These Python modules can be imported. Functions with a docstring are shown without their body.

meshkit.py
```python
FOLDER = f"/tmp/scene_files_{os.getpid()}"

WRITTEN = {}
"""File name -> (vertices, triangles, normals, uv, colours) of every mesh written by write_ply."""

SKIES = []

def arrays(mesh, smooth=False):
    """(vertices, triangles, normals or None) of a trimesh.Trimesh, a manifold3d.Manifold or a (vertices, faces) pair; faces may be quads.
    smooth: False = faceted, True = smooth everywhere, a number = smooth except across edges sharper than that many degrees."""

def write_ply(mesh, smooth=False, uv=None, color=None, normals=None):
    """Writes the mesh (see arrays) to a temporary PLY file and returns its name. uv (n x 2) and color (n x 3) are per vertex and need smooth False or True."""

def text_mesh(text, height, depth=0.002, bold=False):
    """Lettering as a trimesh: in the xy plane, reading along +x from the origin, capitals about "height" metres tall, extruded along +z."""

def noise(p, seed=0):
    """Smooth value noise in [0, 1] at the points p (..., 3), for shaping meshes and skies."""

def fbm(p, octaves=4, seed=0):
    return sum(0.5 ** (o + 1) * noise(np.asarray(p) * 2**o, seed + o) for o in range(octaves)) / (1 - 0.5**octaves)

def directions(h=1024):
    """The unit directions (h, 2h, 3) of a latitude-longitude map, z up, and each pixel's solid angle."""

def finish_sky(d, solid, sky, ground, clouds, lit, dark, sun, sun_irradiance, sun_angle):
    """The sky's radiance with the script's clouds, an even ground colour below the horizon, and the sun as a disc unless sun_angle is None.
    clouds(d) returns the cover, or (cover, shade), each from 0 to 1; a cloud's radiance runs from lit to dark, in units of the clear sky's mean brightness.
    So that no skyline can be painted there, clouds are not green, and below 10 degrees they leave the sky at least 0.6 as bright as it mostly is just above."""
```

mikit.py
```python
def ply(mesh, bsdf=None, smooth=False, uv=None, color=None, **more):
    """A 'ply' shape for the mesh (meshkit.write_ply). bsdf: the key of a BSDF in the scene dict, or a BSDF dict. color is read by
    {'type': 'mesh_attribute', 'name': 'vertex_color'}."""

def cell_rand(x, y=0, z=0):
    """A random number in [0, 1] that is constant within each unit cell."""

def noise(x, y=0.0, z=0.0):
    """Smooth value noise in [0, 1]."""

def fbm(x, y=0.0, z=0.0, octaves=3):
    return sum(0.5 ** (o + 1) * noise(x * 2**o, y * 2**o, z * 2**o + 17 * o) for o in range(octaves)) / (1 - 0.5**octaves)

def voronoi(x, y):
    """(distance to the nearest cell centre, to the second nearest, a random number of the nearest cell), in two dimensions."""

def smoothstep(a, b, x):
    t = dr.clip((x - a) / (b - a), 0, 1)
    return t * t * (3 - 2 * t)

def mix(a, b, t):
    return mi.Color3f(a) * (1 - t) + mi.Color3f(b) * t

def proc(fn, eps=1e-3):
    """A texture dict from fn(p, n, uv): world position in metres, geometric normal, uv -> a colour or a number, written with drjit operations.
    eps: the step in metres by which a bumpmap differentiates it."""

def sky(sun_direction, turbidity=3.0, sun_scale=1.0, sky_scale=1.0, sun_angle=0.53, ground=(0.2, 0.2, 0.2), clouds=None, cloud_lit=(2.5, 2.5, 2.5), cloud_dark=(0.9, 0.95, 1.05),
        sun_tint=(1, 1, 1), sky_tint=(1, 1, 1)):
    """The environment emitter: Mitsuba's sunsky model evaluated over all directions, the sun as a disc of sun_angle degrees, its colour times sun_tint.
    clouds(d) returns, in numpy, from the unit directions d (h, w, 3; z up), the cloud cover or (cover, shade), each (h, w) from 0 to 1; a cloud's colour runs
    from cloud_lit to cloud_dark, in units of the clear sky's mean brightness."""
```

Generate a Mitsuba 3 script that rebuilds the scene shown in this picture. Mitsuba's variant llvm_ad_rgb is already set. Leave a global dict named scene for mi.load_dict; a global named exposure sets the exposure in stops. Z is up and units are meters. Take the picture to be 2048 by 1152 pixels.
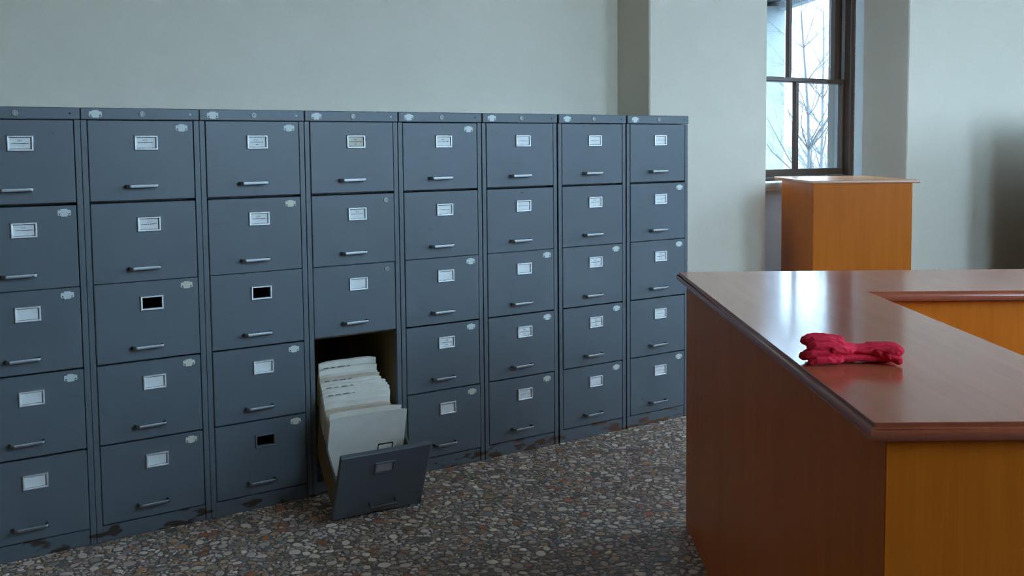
import math, random
import numpy as np, trimesh, mitsuba as mi, drjit as dr
import manifold3d as m3
from shapely.geometry import Polygon, Point, box as sbox
from shapely.ops import unary_union
from scipy.spatial import cKDTree
import mikit, meshkit
from mikit import noise, fbm, voronoi, smoothstep, mix, cell_rand

rng = np.random.default_rng(7)
random.seed(7)
T = mi.ScalarTransform4f
A = np.array

# ------------------------------------------------------------------ camera, sky, exposure
# world frame: X along the row of filing cabinets (to the right), Y into the wall behind them, Z up, metres
EYE = A([-0.7667, -3.6844, 1.3667])
FWD = A([0.5672, 0.8203, -0.0730])
RIGHT = A([0.8221, -0.5693, -0.0098])
FWD = FWD / np.linalg.norm(FWD)
RIGHT = RIGHT - FWD * (RIGHT @ FWD); RIGHT /= np.linalg.norm(RIGHT)
UP = np.cross(RIGHT, FWD)
FPX = 2032.1
cam_matrix = np.eye(4)
cam_matrix[:3, 0], cam_matrix[:3, 1], cam_matrix[:3, 2], cam_matrix[:3, 3] = -RIGHT, UP, FWD, EYE
scene, labels = {'type': 'scene'}, {}
scene['camera'] = {'type': 'perspective', 'fov': math.degrees(2 * math.atan(1024 / FPX)), 'fov_axis': 'x',
                   'near_clip': 0.05, 'far_clip': 500.0,
                   'principal_point_offset_y': 130.23 / 1152,
                   'to_world': T(cam_matrix.tolist())}
def overcast(d):
    n = meshkit.fbm(d * 2.2 + 5.0, 4, 3)
    return np.ones(d.shape[:2]), np.clip((n - 0.45) * 0.9, 0, 1)
scene['sky'] = mikit.sky((0.4, -0.7, 0.6), turbidity=4.0, sun_scale=0.0, clouds=overcast, ground=(0.25, 0.26, 0.26),
                         cloud_lit=(1.60, 2.44, 3.20), cloud_dark=(1.2, 1.83, 2.42))
exposure = 5.4

# ------------------------------------------------------------------ helpers
def rgb(*c): return {'type': 'rgb', 'value': list(c)}
def bsdf(name, d):
    scene[name] = d
    return name
def principled(color, rough=0.5, spec=0.4, metallic=0.0, **k):
    return {'type': 'principled', 'base_color': color if isinstance(color, dict) else rgb(*color), 'roughness': rough, 'specular': spec, 'metallic': metallic, **k}
def numbered(key):
    if key not in used: used.add(key); return key
    i = 1
    while f'{key}_{i:03d}' in used: i += 1
    used.add(f'{key}_{i:03d}')
    return f'{key}_{i:03d}'
used = set()
def thing(name, label, cat, group=None):
    key = numbered(name)
    labels[key] = {'label': label, 'category': cat}
    if group: labels[key]['group'] = group
    return key
def put(name, shape, parent=None, label=None, at=None):
    """one entry of the scene; shape is a dict of mikit.ply"""
    key = numbered(parent + '__' + name if parent else name)
    scene[key] = dict(shape) if at is None else {**shape, 'to_world': at}
    if label: labels[key] = {'label': label}
    return key
def struct(name, shape, parent=None):
    key = put(name, shape, parent)
    if not parent: labels[key] = {'kind': 'structure', 'label': STRUCT_LABELS.get(name, name.replace('_', ' '))}
    return key
STRUCT_LABELS = {}
def hull(pts): return trimesh.convex.convex_hull(np.asarray(pts, float))
def cbox(x0, y0, z0, x1, y1, z1, c=0.0):
    """box with chamfered edges"""
    if c <= 0:
        return trimesh.creation.box(bounds=[[x0, y0, z0], [x1, y1, z1]])
    p = []
    for X, sx in ((x0, 1), (x1, -1)):
        for Y, sy in ((y0, 1), (y1, -1)):
            for Z, sz in ((z0, 1), (z1, -1)):
                p += [[X, Y + sy * c, Z + sz * c], [X + sx * c, Y, Z + sz * c], [X + sx * c, Y + sy * c, Z]]
    return hull(p)
def join(*ms): return trimesh.util.concatenate([m for m in ms])
def xf(mesh, M, o=(0, 0, 0)):
    """mesh with x' = M x + o"""
    m = mesh.copy(); m.vertices = m.vertices @ np.asarray(M).T + np.asarray(o); return m
def cyl(p0, p1, r, n=20, r1=None):
    p0, p1 = A(p0, float), A(p1, float)
    d = (p1 - p0) / np.linalg.norm(p1 - p0)
    a = np.cross(d, [0, 0, 1.0] if abs(d[2]) < 0.9 else [1.0, 0, 0]); a /= np.linalg.norm(a)
    b = np.cross(d, a); t = np.arange(n) * 2 * np.pi / n
    ring = np.cos(t)[:, None] * a + np.sin(t)[:, None] * b
    v = np.vstack([p0 + ring * r, p1 + ring * (r if r1 is None else r1), [p0, p1]])
    i = np.arange(n); j = (i + 1) % n
    f = np.vstack([np.c_[i, j, j + n], np.c_[i, j + n, i + n], np.c_[j, i, i * 0 + 2 * n], np.c_[i + n, j + n, i * 0 + 2 * n + 1]])
    m = trimesh.Trimesh(v, f, process=False); m.fix_normals(); return m
def sweep(path, section, up):
    """closed 2-D section swept along an open path; section x across, y along up"""
    path = np.asarray(path, float); section = np.asarray(section, float); up = np.asarray(up, float)
    t = np.gradient(path, axis=0); t /= np.linalg.norm(t, axis=1, keepdims=True)
    side = np.cross(t, up); side /= np.linalg.norm(side, axis=1, keepdims=True)
    v = path[:, None] + section[None, :, :1] * side[:, None] + section[None, :, 1:] * up
    k, n = len(path), len(section)
    i, j = np.meshgrid(np.arange(k - 1), np.arange(n), indexing='ij')
    q = np.stack([i * n + j, i * n + (j + 1) % n, (i + 1) * n + (j + 1) % n, (i + 1) * n + j], -1).reshape(-1, 4)
    f = np.vstack([q[:, [0, 1, 2]], q[:, [0, 2, 3]], [[0, b + 1, b] for b in range(1, n - 1)], [[(k - 1) * n, (k - 1) * n + b, (k - 1) * n + b + 1] for b in range(1, n - 1)]])
    m = trimesh.Trimesh(v.reshape(-1, 3), f, process=False); m.fix_normals(); return m
def extrude(poly, h, M=np.eye(3), o=(0, 0, 0)):
    polys = getattr(poly, 'geoms', [poly])
    return xf(join(*[trimesh.creation.extrude_polygon(g, h, engine='earcut') for g in polys]), M, o)
# extrude in XZ, thickness towards -Y (out of a cabinet front): polygon (x, z), height along -y
FRONT = A([[1, 0, 0], [0, 0, -1], [0, 1, 0]], float)
def loft(poly, profile):
    """slab over a polygon (ccw, n x 2) with mitred edges; profile = [(inset, z), ...] from the top down"""
    P = np.asarray(poly, float); n = len(P)
    d = np.roll(P, -1, 0) - P; d /= np.linalg.norm(d, axis=1, keepdims=True)
    nin = np.c_[-d[:, 1], d[:, 0]]
    prev = np.roll(nin, 1, 0)
    mit = (nin + prev) / (1 + (nin * prev).sum(1, keepdims=True))
    v = np.vstack([np.c_[P + mit * i, np.full(n, z)] for i, z in profile])
    f, k = [], len(profile)
    for a in range(k - 1):
        for b in range(n):
            c = (b + 1) % n
            f += [[a * n + b, (a + 1) * n + b, (a + 1) * n + c], [a * n + b, (a + 1) * n + c, a * n + c]]
    tv, tf = trimesh.creation.triangulate_polygon(Polygon(v[:n, :2]), engine='earcut')
    idx = cKDTree(v[:n, :2]).query(tv)[1]
    top = idx[tf]
    ea, eb = v[top[:, 1], :2] - v[top[:, 0], :2], v[top[:, 2], :2] - v[top[:, 0], :2]; cr = ea[:, 0] * eb[:, 1] - ea[:, 1] * eb[:, 0]
    top = np.where((cr > 0)[:, None], top, top[:, ::-1])
    f = np.vstack([f, top, top[:, ::-1] + (k - 1) * n])
    return trimesh.Trimesh(v, f, process=False)

# ------------------------------------------------------------------ materials
def P(fn, eps=1e-3): return mikit.proc(fn, eps)
def wall_color(p, n, uv):
    t = fbm(p.x * 1.3 + 3, p.y * 1.3, p.z * 1.1, 3)
    s = fbm(p.x * 60, p.y * 60, p.z * 60, 2)
    return mix((0.63, 0.575, 0.475), (0.71, 0.65, 0.545), t * 0.6 + s * 0.4)
def wall_bump(p, n, uv):
    return 0.0014 * fbm(p.x * 90, p.y * 90, p.z * 90, 2) + 0.004 * noise(p.x * 6, p.y * 6, p.z * 6)
bsdf('plaster', {'type': 'bumpmap', 'bump': P(wall_bump, 2e-3), 'scale': 1.0, 'nested': principled(P(wall_color), 0.75, 0.25)})
def paint_color(p, n, uv):
    t = fbm(p.x * 5, p.y * 5, p.z * 5, 3)
    sp = noise(p.x * 420, p.y * 420, p.z * 420)
    c = mix((0.098, 0.120, 0.140), (0.132, 0.157, 0.180), t * 0.5 + sp * 0.5)
    scuff = smoothstep(0.74, 0.84, fbm(p.x * 22 + 9, p.y * 22, p.z * 30, 4))
    c = mix(c, (0.10, 0.095, 0.09), scuff * 0.4)
    r = fbm(p.x * 16, p.y * 16 + 4, p.z * 34, 4)
    low = smoothstep(0.06, 0.0, p.z) * 0.12 + smoothstep(1.7, 2.6, p.x) * smoothstep(0.04, 0.0, p.z) * 0.30
    rust = smoothstep(0.58, 0.72, r + low * 0.55) * smoothstep(0.068, 0.052, p.z)
    return mix(c, mix((0.05, 0.03, 0.02), (0.14, 0.06, 0.028), smoothstep(1.2, 2.4, p.x) * (0.5 + 0.5 * sp)), rust)
def paint_bump(p, n, uv): return 0.00035 * noise(p.x * 300, p.y * 300, p.z * 300)
bsdf('cabinet_paint', principled(P(paint_color), 0.42, 0.45))
bsdf('dark_inside', principled((0.075, 0.066, 0.050), 0.6, 0.3))
def rail_color(p, n, uv):
    return mix((0.16, 0.115, 0.055), (0.24, 0.18, 0.09), fbm(p.x * 9, p.y * 9, p.z * 9, 3))
bsdf('drawer_inside', principled(P(rail_color), 0.6, 0.3))
bsdf('satin_metal', {'type': 'roughconductor', 'material': 'none', 'alpha': 0.26, 'specular_reflectance': rgb(0.30, 0.32, 0.33)})
bsdf('plate_metal', {'type': 'roughconductor', 'material': 'none', 'alpha': 0.34, 'specular_reflectance': rgb(0.66, 0.69, 0.71)})
bsdf('lock_metal', {'type': 'roughconductor', 'material': 'none', 'alpha': 0.3, 'specular_reflectance': rgb(0.24, 0.24, 0.23)})
bsdf('black_hole', principled((0.012, 0.012, 0.012), 0.8, 0.1))
def card_color(p, n, uv): return mix((0.76, 0.80, 0.80), (0.83, 0.86, 0.85), fbm(p.x * 40, p.y * 40, p.z * 40, 3))
bsdf('card_paper', principled(P(card_color), 0.8, 0.2))
bsdf('cream_card', principled((0.60, 0.59, 0.50), 0.8, 0.2))
bsdf('grey_card', principled((0.36, 0.36, 0.36), 0.8, 0.2))
bsdf('ink', principled((0.10, 0.11, 0.13), 0.8, 0.1))
bsdf('faint_ink', principled((0.38, 0.42, 0.43), 0.8, 0.1))
bsdf('red_ink', principled((0.45, 0.16, 0.13), 0.8, 0.1))
bsdf('dark_rivet', principled((0.06, 0.065, 0.07), 0.5, 0.4))
bsdf('tag_pale', principled((0.60, 0.66, 0.66), 0.5, 0.4))
bsdf('tag_cream', principled((0.60, 0.60, 0.50), 0.5, 0.4))
def paper_color(p, n, uv):
    s = fbm(p.x * 35, p.y * 35, p.z * 35, 3)
    return mix((0.82, 0.79, 0.71), (0.90, 0.88, 0.81), s)
bsdf('folder_paper', principled(P(paper_color), 0.85, 0.15))
def old_paper(p, n, uv):
    s = fbm(p.x * 25, p.y * 25, p.z * 90, 3)
    return mix((0.55, 0.44, 0.34), (0.74, 0.66, 0.55), s)
bsdf('old_paper', principled(P(old_paper), 0.85, 0.15))
E_DIR = A([0.5749, 0.8183, 0.0]); N_DIR = A([0.8183, -0.5749, 0.0])   # the counter's own directions
def wood(c0, c1, c2, streak=1.0):
    def fn(p, n, uv):
        a = p.x * float(E_DIR[0]) + p.y * float(E_DIR[1]); b = p.x * float(N_DIR[0]) + p.y * float(N_DIR[1])
        g = fbm(b * 55 + a * 55, p.z * 3.0, a * 2, 4)
        fine = noise(b * 380 + a * 380, p.z * 9, 0.5)
        big = fbm(b * 4 + 7, p.z * 2.5, a * 4, 3)
        c = mix(c0, c1, g * 0.7 + big * 0.5 - 0.1)
        return mix(c, c2, fine * 0.35 * streak)
    return fn
def wood_flat(c0, c1, c2):
    def fn(p, n, uv):
        a = p.x * float(E_DIR[0]) + p.y * float(E_DIR[1]); b = p.x * float(N_DIR[0]) + p.y * float(N_DIR[1])
        g = fbm(b * 60, a * 2.5, p.z * 60, 4); fine = noise(b * 420, a * 8, 0.5); big = fbm(b * 3, a * 3, 1.0, 3)
        return mix(mix(c0, c1, g * 0.7 + big * 0.4), c2, fine * 0.3)
    return fn
bsdf('amber_wood', principled(P(wood((0.50, 0.120, 0.006), (0.68, 0.180, 0.012), (0.38, 0.080, 0.004))), 0.40, 0.18))
bsdf('top_wood', principled(P(wood_flat((0.32, 0.078, 0.036), (0.42, 0.112, 0.055), (0.22, 0.050, 0.024))), 0.14, 0.42, clearcoat=0.35, clearcoat_gloss=0.92))
bsdf('pedestal_top_wood', principled(P(wood_flat((0.42, 0.17, 0.06), (0.54, 0.23, 0.09), (0.32, 0.11, 0.04))), 0.25, 0.6, clearcoat=0.5, clearcoat_gloss=0.7))
bsdf('sash_wood', principled(P(wood((0.050, 0.028, 0.018), (0.10, 0.055, 0.034), (0.035, 0.02, 0.013))), 0.4, 0.45))
bsdf('glass', {'type': 'thindielectric', 'int_ior': 1.5})
bsdf('pale_trim', principled((0.52, 0.55, 0.56), 0.6, 0.3))
bsdf('white_sill', principled((0.62, 0.66, 0.68), 0.35, 0.5))
bsdf('snow', principled((0.11, 0.115, 0.12), 0.8, 0.2))
bsdf('outside_plaster', principled((0.30, 0.315, 0.32), 0.8, 0.2))
bsdf('outside_dark', principled((0.045, 0.043, 0.040), 0.8, 0.2))
bsdf('outside_stone', principled((0.22, 0.21, 0.195), 0.8, 0.2))
bsdf('roof_boards', principled((0.11, 0.125, 0.14), 0.7, 0.2))
bsdf('bark', principled((0.15, 0.155, 0.16), 0.8, 0.2))
bsdf('ceiling_paint', principled((0.66, 0.55, 0.40), 0.85, 0.2))
bsdf('dark_panelling', principled((0.30, 0.165, 0.065), 0.6, 0.3))
def matrix_color(p, n, uv):
    d1, d2, r = voronoi(p.x * 190, p.y * 190)
    d3, d4, q = voronoi(p.x * 62 + 3, p.y * 62)
    chip = smoothstep(0.10, 0.22, d2 - d1)
    base = mix((0.055, 0.052, 0.052), mix((0.10, 0.095, 0.09), (0.36, 0.33, 0.31), r), chip)
    far = smoothstep(0.03, 0.06, mi.Float(p.y)) + smoothstep(-2.05, -2.1, mi.Float(p.y)) + smoothstep(3.42, 3.46, mi.Float(p.x)) + smoothstep(-0.82, -0.86, mi.Float(p.x))
    stone = mix(mix((0.14, 0.13, 0.13), (0.40, 0.37, 0.37), cell_rand(q * 977, 2)), mix((0.30, 0.20, 0.14), (0.52, 0.48, 0.47), cell_rand(q * 613, 5)), cell_rand(q * 331, 9))
    return mix(base, stone, smoothstep(0.06, 0.14, d4 - d3) * dr.clip(far, 0, 1))
bsdf('floor_matrix', principled(P(matrix_color), 0.45, 0.4))
bsdf('pebble_stone', principled({'type': 'mesh_attribute', 'name': 'vertex_color'}, 0.33, 0.5))
def knit_color(p, n, uv): return mix((0.66, 0.018, 0.050), (0.86, 0.050, 0.095), fbm(p.x * 150, p.y * 150, p.z * 150, 3))
def knit_bump(p, n, uv):
    a = (p.x * float(E_DIR[0]) + p.y * float(E_DIR[1])) * 420; b = (p.x * float(N_DIR[0]) + p.y * float(N_DIR[1])) * 300
    return 0.0009 * (dr.sin(a + p.z * 500) * 0.5 + 0.5) * (0.6 + 0.4 * dr.sin(b)) + 0.0009 * noise(p.x * 500, p.y * 500, p.z * 500)
bsdf('red_wool', {'type': 'bumpmap', 'bump': P(knit_bump, 4e-4), 'scale': 1.0, 'nested': principled(P(knit_color), 0.9, 0.1, sheen=0.8, sheen_tint=0.6)})

# ------------------------------------------------------------------ the room
ROOM_X0, ROOM_X1, ROOM_Y0, CEIL = -3.2, 9.2, -5.5, 4.4
PIER0, PIER1, PIER_Y, BACK_Y = 3.0027, 3.9388, 0.445, 0.708
NICHE1, NICHE_Y, OUT_Y = 5.332, 0.80, 1.03
STRUCT_LABELS.update(
    floor='terrazzo floor of packed river pebbles in dark cement', ceiling='plain pale ceiling', wall_back='off-white plaster wall behind the filing cabinets',
    wall_pier='off-white plaster pier between the cabinets and the window', wall_niche='plaster recess around the window with its sill and apron', wall_right='off-white plaster wall right of the window',
    wall_side='side wall of the room, out of the frame', wall_left='left side wall, out of the frame', wall_front='wall of tall windows behind the camera',
    window_1='dark brown two-sash window with divided panes', trim_1='pale exterior jamb seen through the window')
struct('floor', mikit.ply(cbox(ROOM_X0 - .2, ROOM_Y0 - .2, -0.12, ROOM_X1 + .2, OUT_Y, -0.0015), 'floor_matrix'))
struct('ceiling', mikit.ply(cbox(ROOM_X0 - .2, ROOM_Y0 - .2, CEIL, ROOM_X1 + .2, OUT_Y, CEIL + .15), 'ceiling_paint'))
struct('wall_back', mikit.ply(cbox(ROOM_X0, BACK_Y, -0.1, PIER0, OUT_Y, CEIL), 'plaster'))
struct('wall_pier', mikit.ply(cbox(PIER0, PIER_Y, -0.1, PIER1, OUT_Y, CEIL, 0.006), 'plaster'))
struct('wall_right', mikit.ply(cbox(NICHE1, PIER_Y, -0.1, ROOM_X1, OUT_Y, CEIL, 0.006), 'plaster'))
WX0, WX1, WZ0, WZ1 = 4.15, 5.212, 1.140, 2.46
niche = struct('wall_niche', mikit.ply(join(cbox(PIER1 - .02, NICHE_Y, -0.1, NICHE1 + .02, NICHE_Y + .12, WZ0 - 0.01), cbox(PIER1 - .02, NICHE_Y, WZ1, NICHE1 + .02, OUT_Y, CEIL),
        cbox(PIER1 - .02, NICHE_Y, WZ0 - .02, WX0, NICHE_Y + .10, WZ1 + .01), cbox(WX1, NICHE_Y, WZ0 - .02, NICHE1 + .02, NICHE_Y + .10, WZ1 + .01)), 'pale_trim'))
sill_sec = [(-0.10, 0.0), (-0.10, 0.05)] + [(0.075 + 0.028 * math.cos(t), 0.027 + 0.028 * math.sin(t)) for t in np.linspace(math.pi / 2, -math.pi / 2, 9)]
# sill: section in (-Y, Z) swept along X
sv = A([[x, NICHE_Y - s[0] , 1.082 + s[1]] for x in (PIER1 + .002, NICHE1 - .002) for s in sill_sec])
put('sill', mikit.ply(hull(sv), 'white_sill', 30), niche, 'white rounded window sill')
struct('wall_left', mikit.ply(cbox(ROOM_X0 - .2, ROOM_Y0, -0.1, ROOM_X0, OUT_Y, CEIL), 'dark_panelling'))
# the window wall behind the camera
front_wins = [(1.7, 3.4), (4.6, 5.9)]
side_wins = [(-4.9, -3.5), (-2.7, -1.1)]
FZ0, FZ1 = 1.5, 4.1
parts = [cbox(ROOM_X0, ROOM_Y0 - .2, -0.1, ROOM_X1, ROOM_Y0, FZ0), cbox(ROOM_X0, ROOM_Y0 - .2, FZ1, ROOM_X1, ROOM_Y0, CEIL)]
xs = [ROOM_X0] + [x for w in front_wins for x in w] + [ROOM_X1]
for i in range(0, len(xs), 2): parts.append(cbox(xs[i], ROOM_Y0 - .2, FZ0, xs[i + 1], ROOM_Y0, FZ1))
ys = [ROOM_Y0] + [y for w in side_wins for y in w] + [OUT_Y]
sp = [cbox(ROOM_X1, ROOM_Y0, -0.1, ROOM_X1 + .2, OUT_Y, FZ0), cbox(ROOM_X1, ROOM_Y0, FZ1, ROOM_X1 + .2, OUT_Y, CEIL)]
for i in range(0, len(ys), 2): sp.append(cbox(ROOM_X1, ys[i], FZ0, ROOM_X1 + .2, ys[i + 1], FZ1))
struct('wall_side', mikit.ply(join(*sp), 'dark_panelling'))
struct('wall_front', mikit.ply(join(*parts), 'dark_panelling'))

# ------------------------------------------------------------------ window_1
wn = numbered('window_1'); labels[wn] = {'kind': 'structure', 'label': STRUCT_LABELS['window_1']}
CW = 0.038                      # casing seen from inside
put('frame', mikit.ply(join(cbox(WX1 - CW, NICHE_Y - .012, WZ0, WX1, NICHE_Y + .04, WZ1, .004), cbox(WX0, NICHE_Y - .012, WZ0, WX0 + CW, NICHE_Y + .04, WZ1, .004),
     cbox(WX0, NICHE_Y - .012, WZ1 - CW, WX1, NICHE_Y + .04, WZ1, .004), cbox(WX0, NICHE_Y - .020, WZ0, WX1, NICHE_Y + .04, WZ0 + .022, .004),
     cbox(WX1 - .010, NICHE_Y - .018, WZ0, WX1 + .006, NICHE_Y, WZ1, .003),
     cbox(WX1 + .022, NICHE_Y + .04, WZ0, WX1 + .06, NICHE_Y + .13, WZ1), cbox(WX0 - .06, NICHE_Y + .04, WZ0, WX0 - .022, NICHE_Y + .13, WZ1)), 'sash_wood'), wn)
def sash(name, y0, y1, gx0, gx1, gz0, gz1, mun, top, bot):
    """a sash whose glass opening is gx0..gx1, gz0..gz1, with one upright bar"""
    SW = 0.078
    s = put(name, mikit.ply(join(cbox(gx0 - SW, y0, gz0 - bot, gx0, y1, gz1 + top, .004), cbox(gx1, y0, gz0 - bot, gx1 + SW, y1, gz1 + top, .004),
          cbox(gx0 - .01, y0, gz0 - bot, gx1 + .01, y1, gz0, .004), cbox(gx0 - .01, y0, gz1, gx1 + .01, y1, gz1 + top, .004)), 'sash_wood'), wn)
    put('glazing_bar', mikit.ply(cbox(mun[0], y0 + .004, gz0 - .005, mun[1], y1 - .004, gz1 + .005, .004), 'sash_wood'), s)
    for a, b in ((gx0, mun[0]), (mun[1], gx1)):
        ym = (y0 + y1) / 2
        put('pane', mikit.ply((A([[a - .004, ym, gz0 - .004], [b + .004, ym, gz0 - .004], [b + .004, ym, gz1 + .004], [a - .004, ym, gz1 + .004]]), A([[0, 1, 2, 3]])), 'glass'), s)
sash('lower_sash', NICHE_Y + .040, NICHE_Y + .080, 4.230, 5.156, 1.2120, 1.791, (4.675, 4.711), .028, .050)
sash('upper_sash', NICHE_Y + .085, NICHE_Y + .125, 4.215, 5.127, 1.818, 2.40, (4.653, 4.688), .05, .028)
tr = struct('trim_1', mikit.ply(join(cbox(5.245, NICHE_Y + .10, WZ0 - .4, 5.36, NICHE_Y + .17, 2.7), cbox(4.06, NICHE_Y + .10, WZ0 - .4, 4.10, NICHE_Y + .17, 2.7), cbox(4.06, NICHE_Y + .10, .5, 5.3, NICHE_Y + .23, WZ0 - .03)), 'outside_plaster'))
put('stone_jamb', mikit.ply(join(cbox(5.247, NICHE_Y + .17, .5, 5.40, OUT_Y, 2.9), cbox(3.9, NICHE_Y + .17, .5, 4.08, OUT_Y, 2.9)), 'outside_stone'), tr, 'grey-brown stone jamb')

# ------------------------------------------------------------------ filing cabinets
W, OFFS = 0.40788, [0.0] * 9
SEAMS = [-0.4033, 0.0015, 0.4064, 0.8125, 1.2191, 1.6269, 2.0388, 2.4496, 2.8583]
DZ = [1.478, 1.197, 0.910, 0.629, 0.344, 0.060]        # top of drawer 1 ... bottom of drawer 5
DEPTH, CH = 0.68, 1.52
WC = 0.4035                                            # one cabinet, a little narrower than its pitch
def ring_plate(x0, z0, x1, z1, ix0, iz0, ix1, iz1, h):
    return Polygon([(x0, z0), (x1, z0), (x1, z1), (x0, z1)], [[(ix0, iz0), (ix1, iz0), (ix1, iz1), (ix0, iz1)]])
# parts of a drawer in the drawer's own frame: x from its left edge, z from its bottom, y = 0 on its front face (towards -y is out)
DW, DH = 0.3595, 0.279
PX, PZ = 0.193, 0.2015                                 # middle of the label plate
def drawer_front(hole):
    out = sbox(0, 0, DW, DH)
    if hole: out = out.difference(sbox(PX - .034, PZ - .0195, PX + .034, PZ + .0195))
    face = extrude(out.buffer(-.0022, join_style=2), .0022, FRONT, (0, 0.0022, 0))
    slab = extrude(out, .0158, FRONT, (0, 0.018, 0))
    return join(face, slab)
solid = cbox(0, 0, 0, DW, .018, DH, .0022)
PLY_FRONT = mikit.ply(solid, 'cabinet_paint')
PLY_FRONT_HOLE = mikit.ply(drawer_front(True), 'cabinet_paint')
def handle_mesh(L=.104, out=.027):
    r = .010; pts = []
    for c, a0 in (((-L / 2 + r, -out + r), math.pi), ((L / 2 - r, -out + r), 1.5 * math.pi)):
        for t in np.linspace(0, math.pi / 2, 7): pts.append((c[0] + r * math.cos(a0 + t), c[1] + r * math.sin(a0 + t)))
    pts = [(-L / 2, 0)] + pts + [(L / 2, 0)]
    path = [(x, y, 0) for x, y in pts]
    sec = [(.0028 * math.copysign(abs(math.cos(t)) ** .6, math.cos(t)), .0062 * math.copysign(abs(math.sin(t)) ** .6, math.sin(t))) for t in np.linspace(0, 2 * math.pi, 13)[:-1]]
    return sweep(path, sec, (0, 0, 1))
PLY_HANDLE = mikit.ply(handle_mesh(), 'satin_metal', 40)
def plate_frame():
    outer = [(PX - .0405, PZ - .026), (PX + .0405, PZ - .026), (PX + .0405, PZ + .026), (PX - .0405, PZ + .026)]
    inner = [(PX - .033, PZ - .0185), (PX + .033, PZ - .0185), (PX + .033, PZ + .0185), (PX - .033, PZ + .0185)]
    lo = [(A(outer), 0.0), (A(outer), -.0035), (A(outer) + (A(inner) - A(outer)) * .25, -.0055), (A(outer) + (A(inner) - A(outer)) * .7, -.0055), (A(inner), -.0040), (A(inner), -.0002)]
    v = np.vstack([np.c_[p[:, 0], np.full(4, y), p[:, 1]] for p, y in lo])
    f = []
    for a in range(len(lo) - 1):
        for b in range(4):
            c = (b + 1) % 4
            f += [[a * 4 + b, a * 4 + c, (a + 1) * 4 + c], [a * 4 + b, (a + 1) * 4 + c, (a + 1) * 4 + b]]
    return trimesh.Trimesh(v, f, process=False)
PLY_FRAME = mikit.ply(plate_frame(), 'plate_metal')
PLY_FRAME_PAINT = mikit.ply(plate_frame(), 'cabinet_paint')
card = cbox(PX - .0335, -.0010, PZ - .0175, PX + .0315, -.0002, PZ + .0178)
PLY_CARD = {m: mikit.ply(card, m) for m in ('card_paper', 'cream_card', 'grey_card')}
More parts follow.
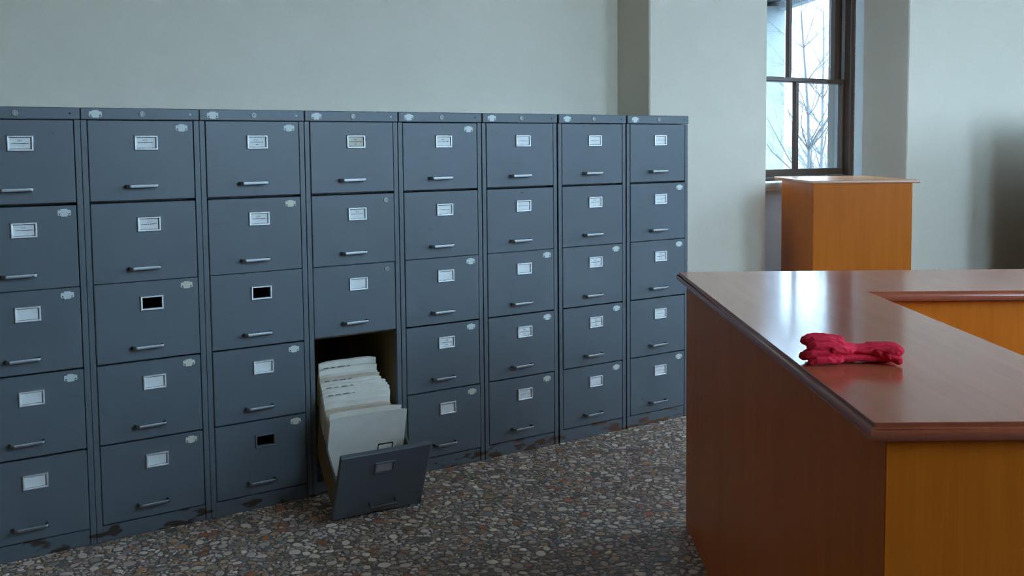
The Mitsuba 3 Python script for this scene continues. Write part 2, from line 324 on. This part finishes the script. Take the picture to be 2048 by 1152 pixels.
def card_writing(num, seed, third=False):
    r = random.Random(seed); ms = []
    if num:
        t = meshkit.text_mesh(num, .0062, .0003)
        w = t.bounds[1][0] - t.bounds[0][0]
        ms.append(xf(t, FRONT, (PX - .002 - w / 2 + r.uniform(-.003, .003), -.0010, PZ + .0055)))
    x = PX - .026
    while x < PX + .024:                                # a typed line too small to read
        l = r.uniform(.002, .0065)
        ms.append(cbox(x, -.00125, PZ - .0012 + r.uniform(-.0003, .0003), x + l, -.0010, PZ + .0012)); x += l + r.uniform(.0006, .0016)
    if third:
        ms.append(cbox(PX - .006, -.00125, PZ - .0105, PX + .004, -.0010, PZ - .0085))
    return join(*ms)
def tag_mesh():
    poly = unary_union([sbox(-.0185, -.0065, .0185, .0065).buffer(.0025, quad_segs=3), sbox(-.0105, -.0130, .0105, .0130)]).buffer(-.0012).buffer(.0012, quad_segs=3)
    return extrude(poly, .0012, FRONT)
def rivets():
    return join(*[cyl((sx * .0150, -.0010, -.0045), (sx * .0150, -.0020, -.0045), .0026, 8) for sx in (-1, 1)])
PLY_TAG = {m: mikit.ply(tag_mesh(), m) for m in ('tag_pale', 'tag_cream')}
PLY_RIVETS = mikit.ply(rivets(), 'dark_rivet')
def ring(r0, r1, h, n=24):
    return extrude(Point(0, 0).buffer(r0, quad_segs=n // 4).difference(Point(0, 0).buffer(r1, quad_segs=n // 4)), h, FRONT)
PLY_LOCK = mikit.ply(join(ring(.0095, .0060, .003), extrude(Point(0, 0).buffer(.0052), .0022, FRONT)), 'lock_metal')
PLY_KEYHOLE = mikit.ply(extrude(sbox(-.0010, -.0032, .0010, .0032), .0026, FRONT), 'black_hole')
PLY_SCREW = mikit.ply(extrude(Point(0, 0).buffer(.0042), .0016, FRONT), 'lock_metal')
PLY_SCREW_HOLE = mikit.ply(extrude(Point(0, 0).buffer(.0030), .0006, FRONT), 'black_hole')
PLY_RING = mikit.ply(ring(.0115, .0095, .0007), 'cabinet_paint')
def carcass():
    t = .0195
    ms = [cbox(0, 0, 0, t, DEPTH, DZ[0], .0012), cbox(WC - t, 0, 0, WC, DEPTH, DZ[0], .0012), cbox(t, DEPTH - .01, 0, WC - t, DEPTH, DZ[0])]
    ms += [cbox(t, .05, z - .006, WC - t, .075, z - .001) for z in DZ[1:5]]
    return join(*ms)
PLY_BODY = mikit.ply(carcass(), 'cabinet_paint')
PLY_CAP = mikit.ply(cbox(.0005, -.006, DZ[0] + .0015, WC - .0005, DEPTH, CH, .0025), 'cabinet_paint')
PLY_PLINTH = mikit.ply(join(cbox(.0195, .004, .0, WC - .0195, .03, DZ[5] - .0035, .0015), cbox(.0195, .012, DZ[5] - .004, WC - .0195, .5, DZ[5] - .001)), 'cabinet_paint')
PLY_SHELL = mikit.ply(join(*[cbox(.012, .018, .02, .014, .58, .2), cbox(DW - .014, .018, .02, DW - .012, .58, .2), cbox(.012, .018, .02, DW - .012, .58, .023)]), 'dark_inside')
def tr3(x, y, z): return T().translate([x, y, z])

TEXT = {(1, 1): '310', (1, 2): '342', (2, 1): '407', (2, 2): '312', (3, 1): '344', (3, 2): '510', (4, 1): '510', (4, 2): '344', (5, 1): '360', (5, 4): '370', (6, 4): '306', (7, 2): '510',
        (7, 3): '306', (7, 4): '304', (8, 3): '344'}
FAINT = {(5, 2), (6, 1), (6, 2), (6, 5), (7, 1), (8, 1), (8, 2), (8, 4), (8, 5)}
EMPTY = {(2, 3), (3, 3), (3, 5)}
THIRD = {(3, 1), (4, 1), (5, 4), (6, 4), (7, 3), (7, 4), (8, 3)}
TAGS = {(1, 2), (1, 3), (1, 4), (2, 1), (2, 3), (2, 4), (2, 5), (3, 1), (3, 2), (3, 4), (3, 5), (5, 1), (5, 3), (5, 4), (5, 5), (6, 3), (6, 4), (6, 5), (7, 3), (7, 4), (7, 5), (8, 2), (8, 3), (8, 5)}
CREAM_TAG = {(2, 5), (2, 3), (3, 2), (3, 5), (2, 4), (5, 5), (6, 5)}
RINGS = {(7, 1), (7, 2), (8, 1)}
CAB_LABELS = {
    1: 'grey five-drawer steel filing cabinet cut off by the left edge of the photo',
    2: 'grey filing cabinet second from the left, empty label plate on its middle drawer only',
    3: 'grey filing cabinet with two empty label plates, on its middle and bottom drawers',
    4: 'grey filing cabinet whose fourth drawer hangs open and tilts onto the floor, full of folders',
    5: 'grey filing cabinet directly right of the one with the open drawer',
    6: 'grey filing cabinet, sixth in the row, with a small hole high on its second drawer',
    7: 'grey filing cabinet second from the right end of the row, rusty along its base',
    8: 'grey filing cabinet at the right end of the row, next to the bare plaster pier'}
for c in range(1, 9):
    x0 = SEAMS[c - 1] + .001
    cab = thing('filing_cabinet', CAB_LABELS[c], 'filing cabinet', 'grey steel filing cabinets in a row')
    put('body', PLY_BODY, cab, at=tr3(x0, 0, 0))
    cap = put('top_cap', PLY_CAP, cab, at=tr3(x0, 0, 0))
    if c > 1:
        tg = put('number_tag', PLY_TAG['tag_pale'], cap, 'pale metal number tag', tr3(x0 + .048, -.006, 1.4985))
        put('rivets', PLY_RIVETS, cap, at=tr3(x0 + .048, -.006, 1.4985))
    lk = put('lock', PLY_LOCK, cap, at=tr3(x0 + .203, -.006, 1.4995))
    if c in (3, 5): put('keyhole', PLY_KEYHOLE, cap, at=tr3(x0 + .203, -.006, 1.4995))
    put('screw', PLY_SCREW if c in (2, 3, 4) else PLY_SCREW_HOLE, cap, at=tr3(x0 + .371, -.006, 1.4995))
    put('plinth', PLY_PLINTH, cab, 'rusty plinth' if c >= 6 else None, tr3(x0, 0, 0))
    for d in range(1, 6):
        if c == 4 and d >= 4: continue
        zb = DZ[d] + .001
        dx, dy, dz = x0 + .0215 + rng.uniform(-.0006, .0006), rng.uniform(-.0035, -.0005), zb + rng.uniform(-.0006, .0006)
        at = tr3(dx, dy, dz)
        empty = (c, d) in EMPTY
        dk = put('drawer', PLY_FRONT_HOLE if empty else PLY_FRONT, cab, 'drawer with an empty label plate' if empty else None, at)
        put('handle', PLY_HANDLE, dk, 'metal bow handle', tr3(dx + .172, dy, dz + .050 + rng.uniform(-.003, .002)))
        put('label_plate', PLY_FRAME_PAINT if (c, d) in ((3, 5),) else PLY_FRAME, dk, 'metal label plate', at)
        if empty:
            put('tray', PLY_SHELL, dk, at=at)
        else:
            mat = 'cream_card' if (c, d) in ((4, 1),) else 'card_paper'
            put('label_card', PLY_CARD[mat], dk, 'paper label card', at)
            if (c, d) in TEXT:
                put('writing', mikit.ply(card_writing(TEXT[c, d], c * 10 + d, (c, d) in THIRD), 'ink'), dk, at=at)
            elif (c, d) in FAINT:
                put('writing', mikit.ply(card_writing('', c * 10 + d), 'red_ink' if (c, d) == (7, 2) else 'faint_ink'), dk, at=at)
        if (c, d) in TAGS:
            tx, tz = dx + .319 + rng.uniform(-.002, .002), dz + DH - .0245 + rng.uniform(-.0015, .0015)
            put('number_tag', PLY_TAG['tag_cream' if (c, d) in CREAM_TAG else 'tag_pale'], dk, 'pale metal number tag', tr3(tx, dy, tz))
            put('rivets', PLY_RIVETS, dk, at=tr3(tx, dy, tz))
        if (c, d) in ((4, 2), (4, 3)):
            put('lock', PLY_LOCK, dk, 'round lock', tr3(dx + .322, dy, dz + DH - .026))
            put('keyhole', PLY_KEYHOLE, dk, at=tr3(dx + .322, dy, dz + DH - .026))
        if (c, d) in RINGS: put('embossed_ring', PLY_RING, dk, at=tr3(dx + .322, dy, dz + DH - .026))
        if (c, d) == (6, 2): put('screw_hole', PLY_SCREW_HOLE, dk, 'small dark hole', tr3(dx + .185, dy, dz + DH - .018))
        if c == 4:
            pass

# ------------------------------------------------------------------ the open drawer of the fourth cabinet: racked, tipped, its front standing on the floor
cab4 = 'filing_cabinet_003'
DO = A([0.757, -0.297, 0.004])
DM = np.stack([A([.998, -.069, .001]), A([.187, .875, .447]), A([-.027, -.379, .925])], 1)
def D(mesh): return xf(mesh, DM, DO)
PW = 0.361
odr = put('drawer', mikit.ply(D(cbox(0, 0, 0, PW, .022, .281, .003)), 'cabinet_paint'), cab4, 'open drawer tipped forward with its front on the floor')
put('handle', mikit.ply(D(xf(handle_mesh(), np.eye(3), (.192, 0, .052))), 'satin_metal', 40), odr, 'metal bow handle')
put('label_plate', mikit.ply(D(xf(plate_frame(), np.eye(3), (-.015, 0, .010))), 'cabinet_paint'), odr)
put('label_card', mikit.ply(D(xf(card, np.eye(3), (-.015, 0, .010))), 'grey_card'), odr, 'blank grey label card')
def slab4(p, q, z0, z1, t):
    """upright sheet between plan points p and q of the drawer"""
    p, q = A(p, float), A(q, float); d = (q - p) / np.linalg.norm(q - p); n = A([-d[1], d[0]]) * t
    return hull([[*a, z] for a in (p, q, q + n, p + n) for z in (z0, z1)])
TL, TRt, TBL, TBR = (.010, .022), (.350, .022), (.020, .66), (.318, .66)
MIDR, MIDL = (.347, .33), (.012, .33)
put('tray', mikit.ply(D(join(slab4(TL, MIDL, .012, .127, -.0022), slab4(MIDL, TBL, .012, .127, -.0022), slab4(TRt, MIDR, .012, .127, .0022), slab4(MIDR, TBR, .012, .127, .0022), slab4(TBL, TBR, .012, .127, .0022),
     hull([[*a, z] for a in (TL, TRt, MIDR, TBR, TBL, MIDL) for z in (.010, .0125)]))), 'drawer_inside'), odr, 'steel tray with a dull ochre inside')
def edge_rail(p, q, s): return slab4(p, q, .124, .130, s * .006)
put('tray_rim', mikit.ply(D(join(edge_rail(TL, MIDL, -1), edge_rail(TRt, MIDR, 1), edge_rail(MIDR, TBR, 1), edge_rail(MIDL, TBL, -1))), 'cabinet_paint'), odr)
# wire catch on top of the drawer front
hk = []
for x in (.150, .207): hk.append(cyl((x, .030, .268), (x, .030, .293), .0022, 8))
hk.append(cyl((.150, .030, .293), (.207, .030, .293), .0022, 8))
put('wire_catch', mikit.ply(D(join(*hk)), 'black_hole'), odr, 'dark wire catch')
# rails inside the cabinet
put('inner_panel', mikit.ply(xf(join(cbox(.0197, .02, .066, .0207, .66, .62), cbox(WC - .0207, .02, .066, WC - .0197, .66, .62), cbox(.0207, .655, .066, WC - .0207, .668, .62), cbox(.0207, .03, .62, WC - .0207, .66, .624)), np.eye(3), (SEAMS[3] + .001, 0, 0)), 'drawer_inside'), cab4, 'dull ochre inside')

# ------------------------------------------------------------------ the folders in it
def folder(y, x0, x1, h, t, lean, bend, seed):
    t = t * .82
    """a file: bowed sheets with a soft top edge, standing in the tray at y, leaning back"""
    r = np.random.default_rng(seed)
    nx, nz = 9, 7
    v = []
    for side in (0, 1):
        for k in range(nz):
            z = k / (nz - 1)
            for i in range(nx):
                u = i / (nx - 1)
                th = t * (1 - .25 * z ** 3) * (1 if 0 < u < 1 else .8)
                yy = y + z * h * math.tan(lean) + bend * math.sin(math.pi * z) * .4 + .0015 * math.sin(3 * u + seed) * z + (th if side else 0)
                zz = .0135 + z * h - (.006 * (abs(u - .5) * 2) ** 8 + .0012 * r.random()) * (z == 1) - (.003 if side and z == 1 else 0)
                v.append([x0 + (x1 - x0) * u, yy, zz])
    v = A(v); f = []
    for side in (0, 1):
        o = side * nx * nz
        for k in range(nz - 1):
            for i in range(nx - 1):
                a = o + k * nx + i; q = [a, a + 1, a + nx + 1, a + nx]
                f.append(q if side == 0 else q[::-1])
    B = nx * nz
    border = [i for i in range(nx)] + [k * nx + nx - 1 for k in range(1, nz)] + [(nz - 1) * nx + i for i in range(nx - 2, -1, -1)] + [k * nx for k in range(nz - 2, 0, -1)]
    for a, b in zip(border, border[1:] + border[:1]): f.append([a, a + B, b + B, b])
    f = A(f)
    return trimesh.Trimesh(v, np.vstack([f[:, [0, 1, 2]], f[:, [0, 2, 3]]]), process=False)
files = [  # y, x0, x1, height, thickness, paper, label
    (.205, .018, .338, .238, .010, 'folder_paper', 'large blank cream folder standing at the very front of the open drawer'),
    (.224, .020, .318, .246, .008, 'folder_paper', 'cream folder just behind the large blank front folder in the open drawer'),
    (.246, .016, .286, .226, .024, 'old_paper', 'thick worn brownish file just behind the front folders in the open drawer'),
    (.273, .016, .290, .236, .026, 'folder_paper', 'thick white file directly behind the worn brownish one in the open drawer'),
    (.303, .018, .300, .240, .024, 'folder_paper', 'white file with handwriting on its edge nearest the front block in the open drawer'),
    (.331, .020, .304, .240, .018, 'folder_paper', 'white file in the middle of the open drawer with a frayed left end'),
    (.353, .022, .302, .238, .016, 'folder_paper', 'thin white file with a line of handwriting in the middle of the open drawer'),
    (.373, .024, .298, .238, .020, 'folder_paper', 'white file behind the middle handwritten one in the open drawer'),
    (.397, .026, .286, .236, .022, 'folder_paper', 'shorter white file set back at the right end in the open drawer'),
    (.423, .028, .284, .240, .010, 'old_paper', 'thin brown-edged file in the back half of the open drawer'),
    (.437, .030, .280, .236, .024, 'folder_paper', 'white file in front of the rearmost pair in the open drawer'),
    (.466, .034, .284, .244, .026, 'folder_paper', 'white file with a handwritten line second from the back in the open drawer'),
    (.497, .038, .288, .252, .022, 'folder_paper', 'rearmost white file in the open drawer, its top corner rounded')]
for k, (y, a, b, h, t, m, lab) in enumerate(files):
    fk = thing('paper_folder', lab, 'folder', 'folders in the open drawer')
    lean = .20 if k < 2 else .30
    fm = folder(y, a, b, h, t, lean, .006 if k < 2 else .0, k)
    put('sheets', mikit.ply(D(fm), m, 50), fk)
    if k in (4, 6, 9 - 1, 11):
        ms, x, r = [], a + .02, random.Random(k)
        for wd in (.018, .016, .024, .010):
            xx = x
            while xx < x + wd:
                l = r.uniform(.002, .004)
                ms.append(cbox(xx, 0, 0, xx + l * .7, .0006, r.uniform(.004, .007))); xx += l
            x += wd + .014
        w = join(*ms)
        lay = A([[1, 0, 0], [0, 0, 1], [0, -1, 0]], float)          # the strokes lie on the file's top edge, read from the front
        put('writing', mikit.ply(D(xf(w, lay, (0, y + h * math.tan(lean) + t * .18, .0135 + h + .0004))), 'ink'), fk, 'handwriting')

# ------------------------------------------------------------------ the counter desk
CP = A([0.6157, -2.692, 0.0]); HD = 0.9198
LD, WA, WF, LF = 2.022, 0.510, 0.551, 2.6
CM = np.stack([N_DIR, E_DIR, A([0, 0, 1.0])], 1)          # local x along N (right), y along E (away), z up
def K(mesh): return xf(mesh, CM, CP)
desk = thing('counter_desk', 'large L-shaped wooden counter with a glossy red-brown top and amber panels', 'desk')
Lp = A([(0, 0), (WA, 0), (WA, LD - WF), (LF, LD - WF), (LF, LD), (0, LD)])
prof = [(.0095, HD), (.0085, HD - .0010), (.0082, HD - .0080), (.0074, HD - .0092), (.0050, HD - .0096), (.0022, HD - .0112), (.0005, HD - .0145), (0, HD - .0180), (.0006, HD - .0225), (.0026, HD - .0265), (.0060, HD - .0300), (.012, HD - .0320)]
put('top', mikit.ply(K(loft(Lp, prof)), 'top_wood', 25), desk, 'glossy red-brown top with a moulded edge')
OV = .032; ZT = HD - .032
put('side_panel', mikit.ply(K(cbox(OV, .0205, 0, OV + .02, LD - OV, ZT, .001)), 'amber_wood'), desk, 'long side panel in shade')
put('end_panel', mikit.ply(K(cbox(OV, .020, 0, WA - OV, .040, ZT, .0015)), 'amber_wood'), desk, 'amber end panel')
put('inner_panel', mikit.ply(K(join(cbox(WA - OV - .02, .04, 0, WA - OV, LD - WF + OV, ZT), cbox(WA - OV - .02, LD - WF + OV, 0, LF - OV, LD - WF + OV + .02, ZT))), 'amber_wood'), desk, 'amber inner panels')
put('far_panel', mikit.ply(K(join(cbox(OV + .02, LD - OV - .02, 0, LF - OV, LD - OV, ZT), cbox(LF - OV - .02, LD - WF + OV + .02, 0, LF - OV, LD - OV - .02, ZT))), 'amber_wood'), desk)
put('edge_strip', mikit.ply(K(cbox(OV + .001, .022, ZT - .012, OV - .006, LD - OV, ZT)), 'top_wood'), desk)

# ------------------------------------------------------------------ the pedestal by the window
ped = thing('wooden_pedestal', 'tall amber wooden pedestal cupboard with a projecting top in front of the window', 'pedestal')
PO = A([3.833, 0.016, 0.0]); PWD, PDP, PH = 0.595, 0.862, 1.171
def Q(mesh): return xf(mesh, CM, PO)
pp = [(.003, PH), (.001, PH - .002), (0, PH - .005), (0, PH - .014), (.002, PH - .0175)]
put('top', mikit.ply(Q(loft(A([(0, 0), (PWD, 0), (PWD, PDP), (0, PDP)]), pp)), 'pedestal_top_wood', 25), ped, 'lighter top board')
bw0, bw1, by0, by1 = .005, PWD - .039, .006, PDP - .172
put('front_panel', mikit.ply(Q(cbox(bw0, by0, 0, bw1, by0 + .02, PH - .0175, .001)), 'amber_wood'), ped)
put('side_panel', mikit.ply(Q(cbox(bw0, by0 + .0205, 0, bw0 + .02, by1, PH - .0175)), 'amber_wood'), ped, 'side panel in shade')
put('side_panel', mikit.ply(Q(cbox(bw1 - .02, by0 + .0205, 0, bw1, by1, PH - .0175)), 'amber_wood'), ped)
put('back_panel', mikit.ply(Q(cbox(bw0 + .02, by1 - .02, 0, bw1 - .02, by1, PH - .0175)), 'amber_wood'), ped)

# ------------------------------------------------------------------ red gloves on the counter
def chain(pts, rad):
    out = []
    for (a, ra), (b, rb) in zip(zip(pts[:-1], rad[:-1]), zip(pts[1:], rad[1:])):
        s0 = m3.Manifold.sphere(ra, 20).translate(list(map(float, a))); s1 = m3.Manifold.sphere(rb, 20).translate(list(map(float, b)))
        out.append(m3.Manifold.batch_hull([s0, s1]))
    return out
def flat(a, ra, b, rb, sz):
    """hull of two flattened discs"""
    s0 = m3.Manifold.sphere(1, 24).scale([ra * .55, ra, ra * sz]).translate(list(map(float, a))); s1 = m3.Manifold.sphere(1, 24).scale([rb * .55, rb, rb * sz]).translate(list(map(float, b)))
    return m3.Manifold.batch_hull([s0, s1])
def finish_glove(ps, seed):
    m = m3.Manifold.batch_boolean(ps, m3.OpType.Add).refine_to_length(.0030).to_mesh()
    t = trimesh.Trimesh(m.vert_properties[:, :3], m.tri_verts)
    trimesh.smoothing.filter_taubin(t, lamb=.5, nu=.52, iterations=4)
    v = t.vertices.copy(); n = t.vertex_normals
    w = np.clip((v[:, 0] - .125) / .02, 0, 1)                                       # ribs along the cuff
    v += n * (w * .0018 * np.sin(v[:, 1] * 2 * np.pi / .0075))[:, None]
    v += n * ((1 - w) * .0007 * np.sin(v[:, 1] * 2 * np.pi / .0058 + v[:, 2] * 500) + .0020 * (meshkit.noise(v * 210, seed) - .5))[:, None]
    t.vertices = v
    return t
def glove_lower():
    """counter's frame: x along the counter (fingers at 0, cuff at .2), y away from the camera, z up from the top"""
    ps = [flat((.062, 0, .015), .030, (.110, .004, .012), .027, .42), flat((.110, .004, .013), .027, (.148, .006, .012), .029, .38), flat((.148, .006, .012), .029, (.180, .010, .011), .034, .30)]
    for y, z, l, r in ((-.030, .0105, .016, .0092), (-.029, .024, .006, .0095), (-.010, .017, .004, .0100), (.010, .015, .012, .0100), (.027, .013, .024, .0095)):
        ps += chain([(.074, y * .75, z), (.048, y * 1.05, z + .002), (l + .010, y * 1.1, z + .001), (l, y * 1.02, z - .002)], [r, r * 1.02, r, r * .85])
    return finish_glove(ps, 3)
def glove_upper():
    ps = [flat((.064, .002, .036), .030, (.110, .004, .027), .025, .38), flat((.110, .004, .027), .025, (.146, .002, .027), .028, .34), flat((.146, .002, .028), .029, (.186, -.004, .026), .037, .36)]
    ps += [flat((.150, -.016, .027), .012, (.190, -.034, .010), .011, .75)]          # the near side of the cuff droops to the counter
    for y, z, l, r in ((-.029, .039, .014, .0095), (-.024, .048, .012, .0095), (-.004, .050, .008, .0100), (.014, .047, .016, .0100), (.028, .040, .026, .0095)):
        ps += chain([(.078, y * .7, z - .004), (.050, y * 1.05, z), (l + .010, y * 1.1, z), (l, y * 1.0, z - .004)], [r, r * 1.02, r, r * .85])
    ps += chain([(.096, -.018, .028), (.078, -.031, .033), (.058, -.036, .034)], [.009, .0092, .008])
    return finish_glove(ps, 5)
gl = thing('red_gloves', 'pair of red knitted gloves laid one on the other on the glossy counter', 'gloves')
GO = A([0.897, -2.318, HD]); ga = -.02
GR = CM @ A([[math.cos(ga), -math.sin(ga), 0], [math.sin(ga), math.cos(ga), 0], [0, 0, 1]])
g1, g2 = glove_lower(), glove_upper()
lift = -min(g1.bounds[0][2], g2.bounds[0][2]) + .0002
put('glove', mikit.ply(xf(g1, GR, GO + A([0, 0, lift])), 'red_wool', True), gl)
put('glove', mikit.ply(xf(g2, GR, GO + A([0, 0, lift])), 'red_wool', True), gl)

# ------------------------------------------------------------------ tall cupboard beyond the right edge of the frame (it casts the soft shadow on the wall)
cu = thing('tall_cupboard', 'tall dark wooden cupboard standing beyond the right edge of the photo', 'cupboard')
put('body', mikit.ply(cbox(6.0, -.50, 0, 7.8, -.12, 1.62, .004), 'sash_wood'), cu)
put('door', mikit.ply(cbox(6.02, -.52, .08, 6.89, -.501, 1.58, .003), 'sash_wood'), cu)
put('door', mikit.ply(cbox(6.91, -.52, .08, 7.78, -.501, 1.58, .003), 'sash_wood'), cu)

# ------------------------------------------------------------------ outside the window
STRUCT_LABELS['wall_outside'] = 'side wing of the building outside, out of the frame'
STRUCT_LABELS['outside_ground'] = 'pale ground outside the window'
struct('outside_ground', mikit.ply(cbox(-40, OUT_Y + .4, -1.3, 70, 90, -1.2), 'snow'))
struct('wall_outside', mikit.ply(cbox(-13, 2.2, -1.2, .6, 9.5, 16.0), 'outside_dark'))
def px_dir(u, v):
    return FWD * 1.0 + RIGHT * ((u - 1024) / FPX) - UP * ((v - (576 - 130.23)) / FPX)
wd_ = px_dir(710, 300); wd_[2] = 0; wd_ /= np.linalg.norm(wd_)          # the wing runs this way
ws_ = A([wd_[1], -wd_[0], 0])                                            # and faces left-right along this
def at_dist(u, v, d):
    q = px_dir(u, v); return EYE + q * d
BC = at_dist(1569, 150, 30.0); BC[2] = 0
WM = np.stack([ws_, wd_, A([0, 0, 1.0])], 1)
eave = at_dist(1569, 21, 30.0)[2]
bl = thing('building_wing', 'pale plastered wing of the building outside, behind the left panes of the window', 'building')
put('wall', mikit.ply(xf(cbox(-4, 0, -1.2, 0, 8, eave + .1), WM, BC), 'outside_plaster'), bl)
rf = put('roof', mikit.ply(xf(cbox(-4, -4.2, eave + .25, .04, 8, eave + .9), WM, BC), 'roof_boards'), bl, 'blue-grey eaves')
put('fascia', mikit.ply(xf(join(cbox(-4, -4.4, eave, .08, -4.1, eave + .5), cbox(-.2, -4.1, eave, .08, 8, eave + .5)), WM, BC), 'outside_plaster'), rf, 'white fascia')
def tree(base, h, seed, lean):
    """slim trunk with limbs reaching up and many fine crossing twigs"""
    r = np.random.default_rng(seed); trunk, twigs = [], []
    def grow(p, d, l, rad, depth):
        n = (10, 5, 4, 3)[depth]
        pts = [p]
        for i in range(n):
            d = d + r.normal(0, (.03, .12, .20, .28)[depth], 3) + A([0, 0, .05 if 0 < depth < 3 else 0]); d /= np.linalg.norm(d)
            pts.append(pts[-1] + d * l / n)
        for i in range(n):
            (trunk if depth == 0 else twigs).append(cyl(pts[i], pts[i + 1], rad * (1 - .65 * i / n), 7 if depth < 2 else 4, rad * (1 - .65 * (i + 1) / n)))
        if depth < 3:
            for k in range((34, 10, 5)[depth]):
                i = r.integers(3 if depth == 0 else 1, n + 1)
                ax = r.normal(0, 1, 3); ax -= d * (ax @ d); ax /= np.linalg.norm(ax)
                nd = d * .70 + ax * .70
                grow(pts[i], nd / np.linalg.norm(nd), (l * .24 if depth == 0 else l * .55) * r.uniform(.6, 1.25), rad * (1 - .65 * i / n) * .5, depth + 1)
    grow(A(base, float), A(lean, float) / np.linalg.norm(lean), h, h * .0075, 0)
    return join(*trunk), join(*twigs)
TREE_LABELS = ['bare winter tree outside the window, its trunk nearest the glazing bar', 'bare winter tree outside, its forked trunk in the middle of the right panes', 'bare winter tree outside, its trunk beside the stone jamb of the window']
for k, (u, d, h, le) in enumerate([(1607, 12.5, 4.2, (.075, -.045, 1)), (1636, 17, 4.8, (.05, -.03, 1)), (1650, 23, 5.4, (-.02, .01, 1))]):
    b = at_dist(u, 372, d); b[2] = -1.2
    tk, tw = tree(b, h, 11 + k, le)
    t = thing('bare_tree', TREE_LABELS[k], 'tree', 'bare trees outside the window')
    put('trunk', mikit.ply(tk, 'bark', 50), t)
    put('branches', mikit.ply(tw, 'bark', 50), t)

# ------------------------------------------------------------------ floor pebbles
def pebbles():
    X0, X1, Y0, Y1 = -.85, 3.45, -2.1, .03
    view = Polygon([(-.8, .02), (3.4, .02), (3.1, -.3), (1.9, -1.65), (1.2, -2.1), (.3, -2.05), (-.8, -.75)])
    from shapely import contains_xy
    pts, rad = np.zeros((0, 2)), np.zeros(0)
    r = np.random.default_rng(21)
    for lo, hi, tries in ((.0165, .023, 900), (.0115, .0165, 9000), (.0080, .0115, 30000), (.0052, .0080, 70000), (.0034, .0052, 110000)):
        for rnd in range(3):
            c = np.c_[r.uniform(X0, X1, tries), r.uniform(Y0, Y1, tries)]
            c = c[contains_xy(view, c[:, 0], c[:, 1])]
            q = r.uniform(lo, hi, len(c))
            if len(pts):                                       # clear of every larger stone
                d, i = cKDTree(pts).query(c, k=12, distance_upper_bound=.05)
                rr = np.where(np.isfinite(d), np.append(rad, 0)[np.minimum(i, len(rad))], 0)
                ok = (np.where(np.isfinite(d), d - rr * .93, 9) > q[:, None]).all(1); c, q = c[ok], q[ok]
            keep = np.ones(len(c), bool)                        # and of each other
            for a, b in sorted(map(tuple, cKDTree(c).query_pairs(2 * hi))):
                if keep[a] and keep[b] and np.hypot(*(c[a] - c[b])) < (q[a] + q[b]) * .97: keep[b] = False
            pts, rad = np.vstack([pts, c[keep]]), np.append(rad, q[keep])
    return pts, rad
PAL = A([(.60, .55, .56), (.70, .66, .64), (.42, .37, .37), (.28, .25, .25), (.50, .43, .44), (.52, .37, .27), (.42, .27, .185), (.27, .19, .14), (.42, .17, .085), (.16, .145, .14), (.78, .74, .70), (.37, .32, .25)])
PROB = A([.15, .10, .14, .10, .10, .10, .07, .06, .03, .06, .05, .04]); PROB = PROB / PROB.sum()
pts, rad = pebbles()
r = np.random.default_rng(5)
V, F, Cc = [], [], []
for (x, y), q in zip(pts, rad):
    n = 9 if q > .0115 else (8 if q > .008 else 6)
    t = np.sort(np.arange(n) * 2 * np.pi / n + r.uniform(-.22, .22, n)) + r.uniform(0, 6)
    el, a = r.uniform(.55, 1.0), r.uniform(0, np.pi)
    ca, sa = math.cos(a), math.sin(a)
    rr = q * r.uniform(.88, 1.10, n)
    u, w = rr * np.cos(t) * (1.22 - .22 * el), rr * np.sin(t) * el
    ring_ = np.c_[ca * u - sa * w, sa * u + ca * w]
    zt = -r.uniform(0, .0004)
    v = np.vstack([[[x, y, zt]], np.c_[ring_ * .93 + (x, y), np.full(n, zt)], np.c_[ring_ + (x, y), np.full(n, -.0016)]])
    i = np.arange(n); j = (i + 1) % n
    f = np.vstack([np.c_[i * 0, i + 1, j + 1], np.c_[i + 1, i + 1 + n, j + 1 + n], np.c_[i + 1, j + 1 + n, j + 1]])
    col = PAL[r.choice(len(PAL), p=PROB)] * r.uniform(.85, 1.12) * A([1.16, 1.02, .88])
    V.append(v); F.append(f); Cc.append(np.tile(col, (len(v), 1)))
rel = pts - EYE[:2]
depth = rel @ FWD[:2]; side = rel @ RIGHT[:2]
upx = 1024 + FPX * side / depth; vpx = 445.8 + FPX * (EYE[2] + depth * FWD[2] / 1.0 * 0) / depth - 148
seen = (upx > 0) & (upx < 1400) & (vpx < 1152) & (pts[:, 1] < -.02)
score = np.where(seen, rad / np.maximum(depth, .5), 0)
big = set(np.argsort(-score)[:300].tolist())
for k in sorted(big):
    put('pebble', mikit.ply(trimesh.Trimesh(V[k], F[k], process=False), 'pebble_stone', color=Cc[k]), 'floor')
rest = [k for k in range(len(V)) if k not in big]
off = np.cumsum([0] + [len(V[k]) for k in rest])
vv = np.vstack([V[k] for k in rest]); ff = np.vstack([F[k] + o for k, o in zip(rest, off)]); cc = np.vstack([Cc[k] for k in rest])
kk = put('small_pebbles', mikit.ply(trimesh.Trimesh(vv, ff, process=False), 'pebble_stone', color=cc), 'floor')
labels[kk] = {'label': 'smaller pebbles packed between the larger ones', 'kind': 'stuff'}
if __name__ == '__main__': print('pebbles', len(V), 'triangles', sum(len(f) for f in F))
